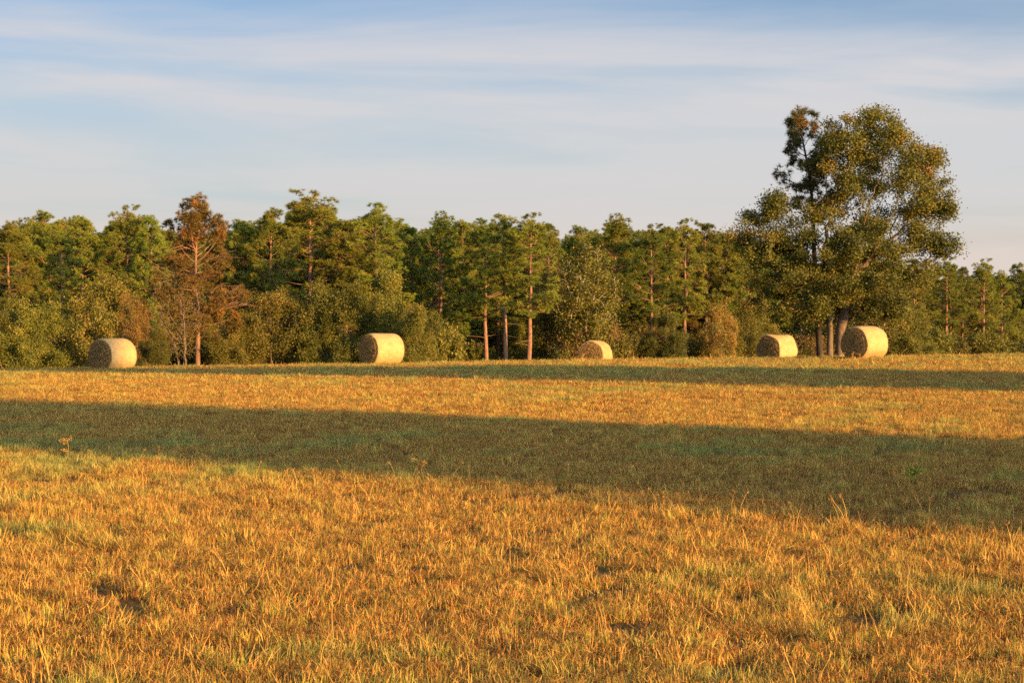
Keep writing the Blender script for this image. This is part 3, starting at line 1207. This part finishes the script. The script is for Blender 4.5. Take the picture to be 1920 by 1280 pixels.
    def bk(key, seed, mat, bark, H, W, name='broadleaf_tree', cat='tree', crown='crown', stem='trunk', **kw):
        t, c = broad_parts(seed, **kw)
        parts = [(stem, t.mesh('broadleaf wood', M[bark], True))]
        if kw.get('leaves', 1):
            parts.append((crown, c.mesh('broadleaf crown', M[mat])))
        BK[key] = Kind(name, cat, parts, H, W)
    dome = [((0, 0, 3.6), (2.6, 2.4, 2.3)), ((-1.7, -.3, 2.3), (1.5, 1.6, 1.6)), ((1.7, -.1, 2.5), (1.5, 1.6, 1.6)), ((.2, -1.1, 1.5), (2.4, 1.5, 1.3)),
            ((-.8, .2, 4.8), (1.1, 1.1, 1.0))]
    dome2 = [((-1.1, 0, 3.9), (1.8, 1.9, 2.0)), ((1.4, 0, 3.1), (1.7, 1.9, 2.0)), ((.2, -1.0, 1.5), (2.7, 1.5, 1.3)), ((-2.0, -.2, 2.0), (1.1, 1.2, 1.4)),
             ((1.9, -.4, 4.2), (.9, .9, .8))]
    rb = np.random.default_rng(31)
    for dm in (dome, dome2):
        big = list(dm)
        for q in range(9):
            c, rd = big[rb.integers(len(big))]
            v = rb.normal(size=3)
            v[2] = abs(v[2]) * .8
            v /= np.linalg.norm(v)
            k = rb.uniform(.35, .75)
            dm.append((tuple(np.array(c) + v * np.array(rd) * 1.02), (k, k, k * rb.uniform(.8, 1.6))))
    bk('dome', 101, 'leaf_green', 'oak_bark', 6.0, 6.2, ells=dome, n_clusters=115, leaves=44000, stems=2, sig=.27, leaf=.12, step=.28, kill=.4)
    bk('dome2', 102, 'leaf_green', 'oak_bark', 6.0, 6.2, ells=dome2, n_clusters=110, leaves=44000, stems=3, sig=.28, leaf=.12, step=.28, kill=.4)
    bk('brown', 103, 'leaf_brown', 'oak_bark', 6.0, 6.2, ells=dome2, n_clusters=105, leaves=32000, stems=2, sig=.27, leaf=.12, step=.28, kill=.4)
    bk('yellow', 104, 'leaf_yellow', 'oak_bark', 6.0, 6.2, ells=dome, n_clusters=100, leaves=17000, stems=2, sig=.27, step=.28, kill=.4)
    low = [((0, 0, .9), (1.7, 1.3, .85)), ((-.9, 0, .6), (.9, .9, .55)), ((.9, -.1, .6), (.9, .9, .6))]
    bk('low', 105, 'leaf_green', 'oak_bark', 1.8, 3.6, 'shrub', 'shrub', 'foliage', 'stem', ells=low, n_clusters=90, leaves=9000, stems=4, trunk_h=.3, step=.18, kill=.25, sig=.18, leaf=.12, leaf_sig=.12)
    bk('low_brown', 106, 'leaf_brown', 'oak_bark', 1.8, 3.6, 'shrub', 'shrub', 'foliage', 'stem', ells=low, n_clusters=130, leaves=5500, stems=5, trunk_h=.3, step=.18, kill=.25, sig=.18, leaf=.11, leaf_sig=.12)
    loose = [((0, 0, 6.0), (2.0, 1.8, 2.6)), ((.5, 0, 3.6), (1.8, 1.6, 1.6)), ((-.9, 0, 4.6), (1.3, 1.2, 1.5))]
    bk('loose', 107, 'leaf_green', 'pale_bark', 8.6, 4.4, ells=loose, n_clusters=150, leaves=17000, stems=1, trunk_h=1.6, step=.32, kill=.45, leaf=.15, leaf_sig=.22, tip=.011, bark_r=1.1)
    bare = [((0, 0, 3.4), (1.7, 1.5, 2.0)), ((.8, 0, 2.0), (1.2, 1.1, 1.0))]
    bk('bare', 108, 'leaf_brown', 'grey_bark', 5.4, 3.4, 'bare_tree', 'tree', ells=bare, n_clusters=330, per=4, leaves=4200, stems=3, trunk_h=.9, step=.2, kill=.28, tip=.0075, bark_r=1.0, leaf=.07)

    def putb(key, px, top, Y, width_px, label=None, group=None, rz=None):
        K = BK[key]
        x, y, zt = at(px, top, Y)
        gz = float(terrain(x, y))
        sz = (zt - gz) / K.H
        sw = width_px / F * Y / K.W
        o = K.place((x, y, gz - .03), rng.random() * 6.283 if rz is None else rz, (sw, sw, sz))
        if label:
            o['label'] = label
        if group:
            o['group'] = group
        return o
    bl = [
        ('dome2', 48, 556, 93, 150, 'yellow green bushy tree on the far left edge below tall pines'),
        ('yellow', 190, 518, 95, 170, 'large round golden olive tree right above the leftmost hay bale'),
        ('brown', 252, 545, 94.5, 95, 'bushy tree turning brown, right of the leftmost hay bale'),
        ('bare', 332, 515, 94.5, 118, 'bare grey twiggy tree just left of the rusty dying pine'),
        ('dome', 292, 616, 91, 84, 'small green bushy tree right beside the leftmost hay bale'),
        ('dome', 500, 548, 99, 185, 'wide green bushy tree right of the rusty dying pine'),
        ('dome2', 425, 580, 97, 110, 'small green bushy tree at the foot of the dying pine'),
        ('dome2', 625, 520, 99.5, 150, 'tall green bushy tree left of the second hay bale'),
        ('dome', 722, 508, 98.5, 130, 'yellow green bushy tree directly above the second hay bale'),
        ('dome2', 790, 566, 96.5, 120, 'bushy green tree right of the second hay bale'),
        ('loose', 1100, 462, 120, 140, 'loose tall tree with pale leaning trunk behind the half hidden bale'),
        ('loose', 1045, 492, 124, 105, 'loose thin tree with sparse leaves left of the half hidden bale'),
        ('yellow', 1345, 572, 122, 80, 'yellowing bushy tree left of the small bale near the oak'),
        ('dome', 1405, 556, 126, 100, 'green bushy tree behind the small bale left of the oak'),
        ('dome', 1250, 590, 120, 90, 'green bushy tree between two bare pine trunks'),
        ('loose', 1640, 500, 138, 120, 'loose olive tree behind the right half of the oak'),
        ('dome2', 1690, 560, 140, 120, 'bushy tree right of the oak and the largest bale'),
        ('dome2', -45, 560, 92, 160, 'bushy tree beyond the far left end of the field'),
    ]
    for key, px, top, Y, w, label in bl:
        putb(key, px, top, Y, w, label, 'broadleaf trees in front of the pines')
    # understory shrubs
    px = -60.0
    while px < 2000:
        Y = float(edge_dist(px)) + rng.uniform(-1.5, 5)
        gap = 850 < px < 1065
        if not gap or rng.random() < .55:
            top = 655 - rng.uniform(10, 58) * (.75 if px > 1500 else 1) + (10 if px < 600 else 0)
            if gap:
                top = 655 - rng.uniform(0, 22)
                Y += 6
            br = rng.random() < .3
            o = putb('low_brown' if br else 'low', px, top, Y, rng.uniform(70, 130))
            o['label'] = '%s low shrub at the foot of the wood, %s' % ('brown' if br else 'green', landmark(px))
            o['group'] = 'low shrubs along the wood edge'
        px += rng.uniform(24, 44)
    px = -60.0
    while px < 2000:
        Y = float(edge_dist(px)) + rng.uniform(9, 26)
        top = 650 - rng.uniform(20, 70)
        o = putb(('dome', 'dome2', 'brown')[rng.integers(3)], px, top, Y, rng.uniform(90, 150))
        o['label'] = 'undergrowth bush among the pine trunks, %s' % landmark(px)
        o['group'] = 'undergrowth bushes inside the wood'
        px += rng.uniform(45, 75)
    return PK, BK


PK, BK = make_forest()


def make_oak():
    rng = np.random.default_rng(9)
    Y = 86.0
    cx, cy, _ = at(1570, 600, Y)
    gz = float(terrain(cx, cy))

    def L(px, py, dy=0.0):
        x, y, z = at(px, py, Y)
        return np.array([x - cx, dy, z - gz])
    ppm = F / Y
    E = [  # px, py, rx, ry, depth centre, depth radius
        (1520, 572, 50, 22, -1.4, 1.2), (1650, 575, 50, 22, -1.1, 1.5), (1600, 535, 60, 30, -1.5, 1.2),
        (1736, 298, 26, 26, 0, 1.2), (1756, 366, 24, 40, .2, 1.2), (1771, 395, 15, 18, 0, .7),
        (1608, 268, 80, 62, 0, 2.6), (1562, 242, 26, 34, 0, 1.3), (1645, 236, 40, 28, 0, 1.6), (1575, 300, 60, 80, .4, 2.4), (1672, 318, 62, 72, -.3, 2.4), (1715, 330, 42, 52, .3, 1.8), (1738, 395, 42, 42, 0, 1.8),
        (1690, 420, 80, 62, .2, 2.6), (1748, 455, 36, 18, -.2, .9), (1772, 468, 20, 10, -.2, .5), (1715, 400, 45, 40, 0, 1.8), (1720, 440, 40, 26, .2, 1.5), (1600, 420, 92, 88, -.4, 3.2), (1560, 480, 88, 60, -1.2, 2.6),
        (1470, 420, 58, 58, 0, 2.2), (1428, 440, 40, 44, .2, 1.8), (1390, 440, 26, 22, 0, .9), (1438, 385, 24, 22, 0, .9), (1455, 500, 74, 56, -.6, 2.6),
        (1650, 510, 96, 50, -.5, 2.8), (1490, 555, 62, 44, -1.0, 2.0), (1680, 560, 62, 46, .4, 2.2), (1570, 565, 62, 36, 1.2, 1.8), (1450, 560, 40, 40, .6, 1.6),
    ]
    ells = []
    for px, py, rx, ry, dc, dr in E:
        ells.append((L(px, py, dc), (rx / ppm, dr, ry / ppm)))
    C, A = cluster_points(rng, ells, 560, 6, .23, .4, 6)
    holes = [(1690, 440, 20, 12), (1515, 355, 16, 22), (1560, 350, 14, 14), (1705, 375, 14, 14), (1640, 400, 12, 10), (1580, 240, 8, 8), (1540, 430, 12, 12), (1665, 365, 12, 12), (1745, 425, 10, 8)]
    pxA = 960 + (A[:, 0] + cx) / (A[:, 1] + cy) * F
    pyA = YH - (A[:, 2] + gz - CAM_H) / (A[:, 1] + cy) * F
    ok = A[:, 2] > 1.3
    pxC = 960 + (C[:, 0] + cx) / (C[:, 1] + cy) * F
    pyC = YH - (C[:, 2] + gz - CAM_H) / (C[:, 1] + cy) * F
    okc = C[:, 2] > 1.3
    for hx, hy, hrx, hry in holes:
        okc &= ((pxC - hx) / (hrx + 6)) ** 2 + ((pyC - hy) / (hry + 6)) ** 2 > 1
    okc &= ~((((pxC - 1612) / 18) ** 2 + ((pyC - 500) / 22) ** 2 < 1) & (C[:, 1] < .3))      # bare limbs show here
    C = C[okc]
    for hx, hy, hrx, hry in holes:
        ok &= ((pxA - hx) / hrx) ** 2 + ((pyA - hy) / hry) ** 2 > 1
    A = A[ok]
    nodes, par, root = [], [], []

    def stem(pts, rt, n):
        pts = np.array(pts)
        s = np.linspace(0, len(pts) - 1, n)
        for q, v in enumerate(s):
            p = np.array([np.interp(v, range(len(pts)), pts[:, i]) for i in range(3)])
            nodes.append(p + rng.normal(0, .02, 3))
            par.append(len(nodes) - 2 if q else -1)
            root.append(rt)
    b2 = L(1574, 676)
    b2[2] = -.3
    b1 = L(1556, 676)
    b1[2] = -.3
    stem([b2, L(1577, 620), L(1584, 570, -.1), L(1594, 520, -.2)], 0, 13)
    stem([b1, L(1558, 620, .1), L(1557, 560, .15), L(1548, 500, .2)], 1, 13)
    nodes, par, root = colonize(rng, A, nodes, par, root, .26, .38, iters=150, up=.03, jit=.2, maxn=9000)
    r, kid = wood(nodes, par, .0105, 2.35)
    print('oak nodes', len(nodes), 'base r', [round(float(r[i]), 2) for i in np.where(par < 0)[0]])
    o = thing('oak_tree', (cx, cy, gz))
    tag(o, 'big spreading twin stemmed oak with olive brown leaves, standing in the field', 'oak tree')
    want = {0: .25, 1: .16}
    for i in range(len(nodes)):                       # limbs leave the trunk gradually
        if kid[i] and r[i] > .06:
            q = max(kid[i], key=lambda w: r[w])
            r[q] = max(r[q], .93 * r[i])
    for i in np.where(par < 0)[0]:
        b = MB()
        f = min(1.0, want[int(root[i])] / r[i])
        r2 = np.where(r > .05, .05 + (r - .05) * (want[int(root[i])] - .05) / (r[i] - .05), r)
        tubes(b, nodes, par, r2, kid, i)
        link('trunk', b.mesh('oak trunk', M['oak_bark'], True), o)
    thin = np.where(r < .024)[0]
    n1, n2 = 118000, 28000
    wgt = rng.uniform(.3, 1.5, len(C))
    k1 = rng.choice(len(C), n1, p=wgt / wgt.sum())
    cs = rng.uniform(.7, 1.35, len(C)) * .215
    pos = np.concatenate([C[k1] + rng.normal(0, 1, (n1, 3)) * cs[k1][:, None] * np.array([1.1, 1.1, .75]),
                          nodes[rng.choice(thin, n2)] + rng.normal(0, .12, (n2, 3))])
    n = n1 + n2
    tv = .42 + .85 * (vnoise(pos[:, 0] + pos[:, 1], pos[:, 2], 1.1, 3., 2) - .5)
    tt = np.clip(tv + np.concatenate([rng.normal(0, .14, len(C))[k1], np.zeros(n2)]) + rng.normal(0, .12, n), 0, 1)
    c = MB()
    c.leaves(pos, rng.uniform(.6, 1.25, n) * .122, tt, rng, .3)
    link('crown', c.mesh('oak crown', M['oak']), o)

    # ---- the pine whose top stands out left of the oak
    Yp = 89.0
    cx2, cy2, _ = at(1537, 600, Yp)
    g2 = float(terrain(cx2, cy2))

    def LP(px, py):
        x, y, z = at(px, py, Yp)
        return (x - cx2, 0.0, z - g2)
    top = LP(1497, 220)
    H = top[2]
    path = [(0.05, 0, 0), LP(1534, 600), LP(1527, 480), LP(1521, 345), LP(1508, 280), top]
    t, c, d = pine_parts(61, H=H, cb=H * .66, W=1.75, dens=1.0, path=path, r0=.19, gap=.2, dead=.10, needle=.3)
    o = thing('pine_tree', (cx2, cy2, g2))
    tag(o, 'dark trunked pine whose tuft of needles rises left of the oak crown', 'pine tree')
    link('trunk', t.mesh('dark pine trunk', M['dark_bark'], True), o)
    link('crown', c.mesh('dark pine crown', M['needles_dark']), o)
    link('dead_needles', d.mesh('dark pine dead needles', M['needles_dead']), o)


make_oak()

# ------------------------------------------------------------------ trees right of the camera that throw the shadow bands


def make_side_trees():
    rng = np.random.default_rng(3)
    p = np.array([math.cos(R(SUN_AZ)), math.sin(R(SUN_AZ))])       # across the shadows
    h = np.array([math.sin(R(SUN_AZ)), -math.cos(R(SUN_AZ))])      # towards the sun
    spots = []
    for u0, u1, w0, H in [(13.9, 23.6, 38, 17.0), (40.4, 44.3, 40, 22.0), (44.4, 49.2, 40, 14.5), (48.6, 52.0, 40, 13.0)]:
        for row in range(4):
            k = 4 if u1 - u0 > 8 else 3
            for i in range(k):
                m = 1.7 if u1 - u0 > 8 else 1.2
                u = u0 + m + (u1 - u0 - 2 * m) * i / (k - 1) + rng.uniform(-.45, .45)
                spots.append((u, w0 + row * 4.0, H))
    for i, (u, w, H) in enumerate(spots):
        q = u * p + w * h
        K = PK['low' if i % 2 else 'low2']
        s = H * rng.uniform(.9, 1.06) / K.H
        wf = 2.4 / (K.W * s)
        o = K.place((q[0], q[1], float(terrain(q[0], q[1]))), rng.random() * 6.28, (s * wf, s * wf, s))
        o['label'] = 'dense pine in the shelter belt right of the viewer'
        o['group'] = 'shelter belt pines right of the viewer'


make_side_trees()

# ------------------------------------------------------------------ tall weeds


def make_weeds():
    data = [
        (424, 868, 60, 'thin dry weed with forked stem at the left end of the shadow band', 0, 1),
        (1706, 918, 66, 'green leafy weed standing in the shadow band on the right', 1, 2),
        (793, 905, 52, 'crooked dry weed at the lower edge of the shadow band', 0, 3),
        (1292, 905, 50, 'upright dry weed by the lower edge of the shadow, near the middle', 0, 4),
        (128, 858, 40, 'short twisted dry weed near the left border of the photo', 0, 5),
        (1608, 696, 36, 'thin weed stem in front of the largest hay bale', 0, 6),
        (85, 768, 40, 'thin dry weed at the top edge of the shadow on the left', 0, 7),
    ]
    for px, py, hpx, label, leafy, seed in data:
        rng = np.random.default_rng(seed + 200)
        Ys = np.linspace(8, 80, 4000)
        X = (px - 960) / F * Ys
        Z = CAM_H - (py - YH) / F * Ys
        i = int(np.argmax(Z < terrain(X, Ys)))
        Y = Ys[i]
        H = hpx / F * Y
        o = thing('weed', (X[i], Y, float(terrain(X[i], Y))))
        tag(o, label, 'weed', 'tall weeds in the stubble')
        s, lf = MB(), MB()
        le = rng.normal(0, .25)
        P = np.array([[le * H * t ** 1.5 + rng.normal(0, .012) * t, rng.normal(0, .01) * t, H * t - .02] for t in np.linspace(0, 1, 7)])
        w = .004 + Y * .00006
        s.tube(P, np.linspace(w, w * .5, 7), 4, .45 if not leafy else .85)
        for k in range(4 if not leafy else 7):
            j = rng.integers(2, 6)
            a = rng.random() * 6.28
            d = np.array([math.cos(a), math.sin(a) * .6, .9])
            L = H * rng.uniform(.2, .4)
            Q = np.array([P[j] + d * L * t * np.array([1, 1, 1 - .4 * t]) for t in np.linspace(0, 1, 4)])
            s.tube(Q, np.linspace(w * .6, w * .3, 4), 3, .4 if not leafy else .85)
            n = 5 if not leafy else 8
            lf.leaves(np.repeat(Q[1:], n, 0)[:n * 3] + rng.normal(0, .01, (n * 3, 3)), .03 if not leafy else .045, rng.uniform(.3, .6, n * 3) if not leafy else rng.uniform(.75, 1, n * 3), rng, .2, .3)
        link('stem', s.mesh('weed stem', M['grass']), o)
        link('leaves', lf.mesh('weed leaves', M['grass']), o)


make_weeds()
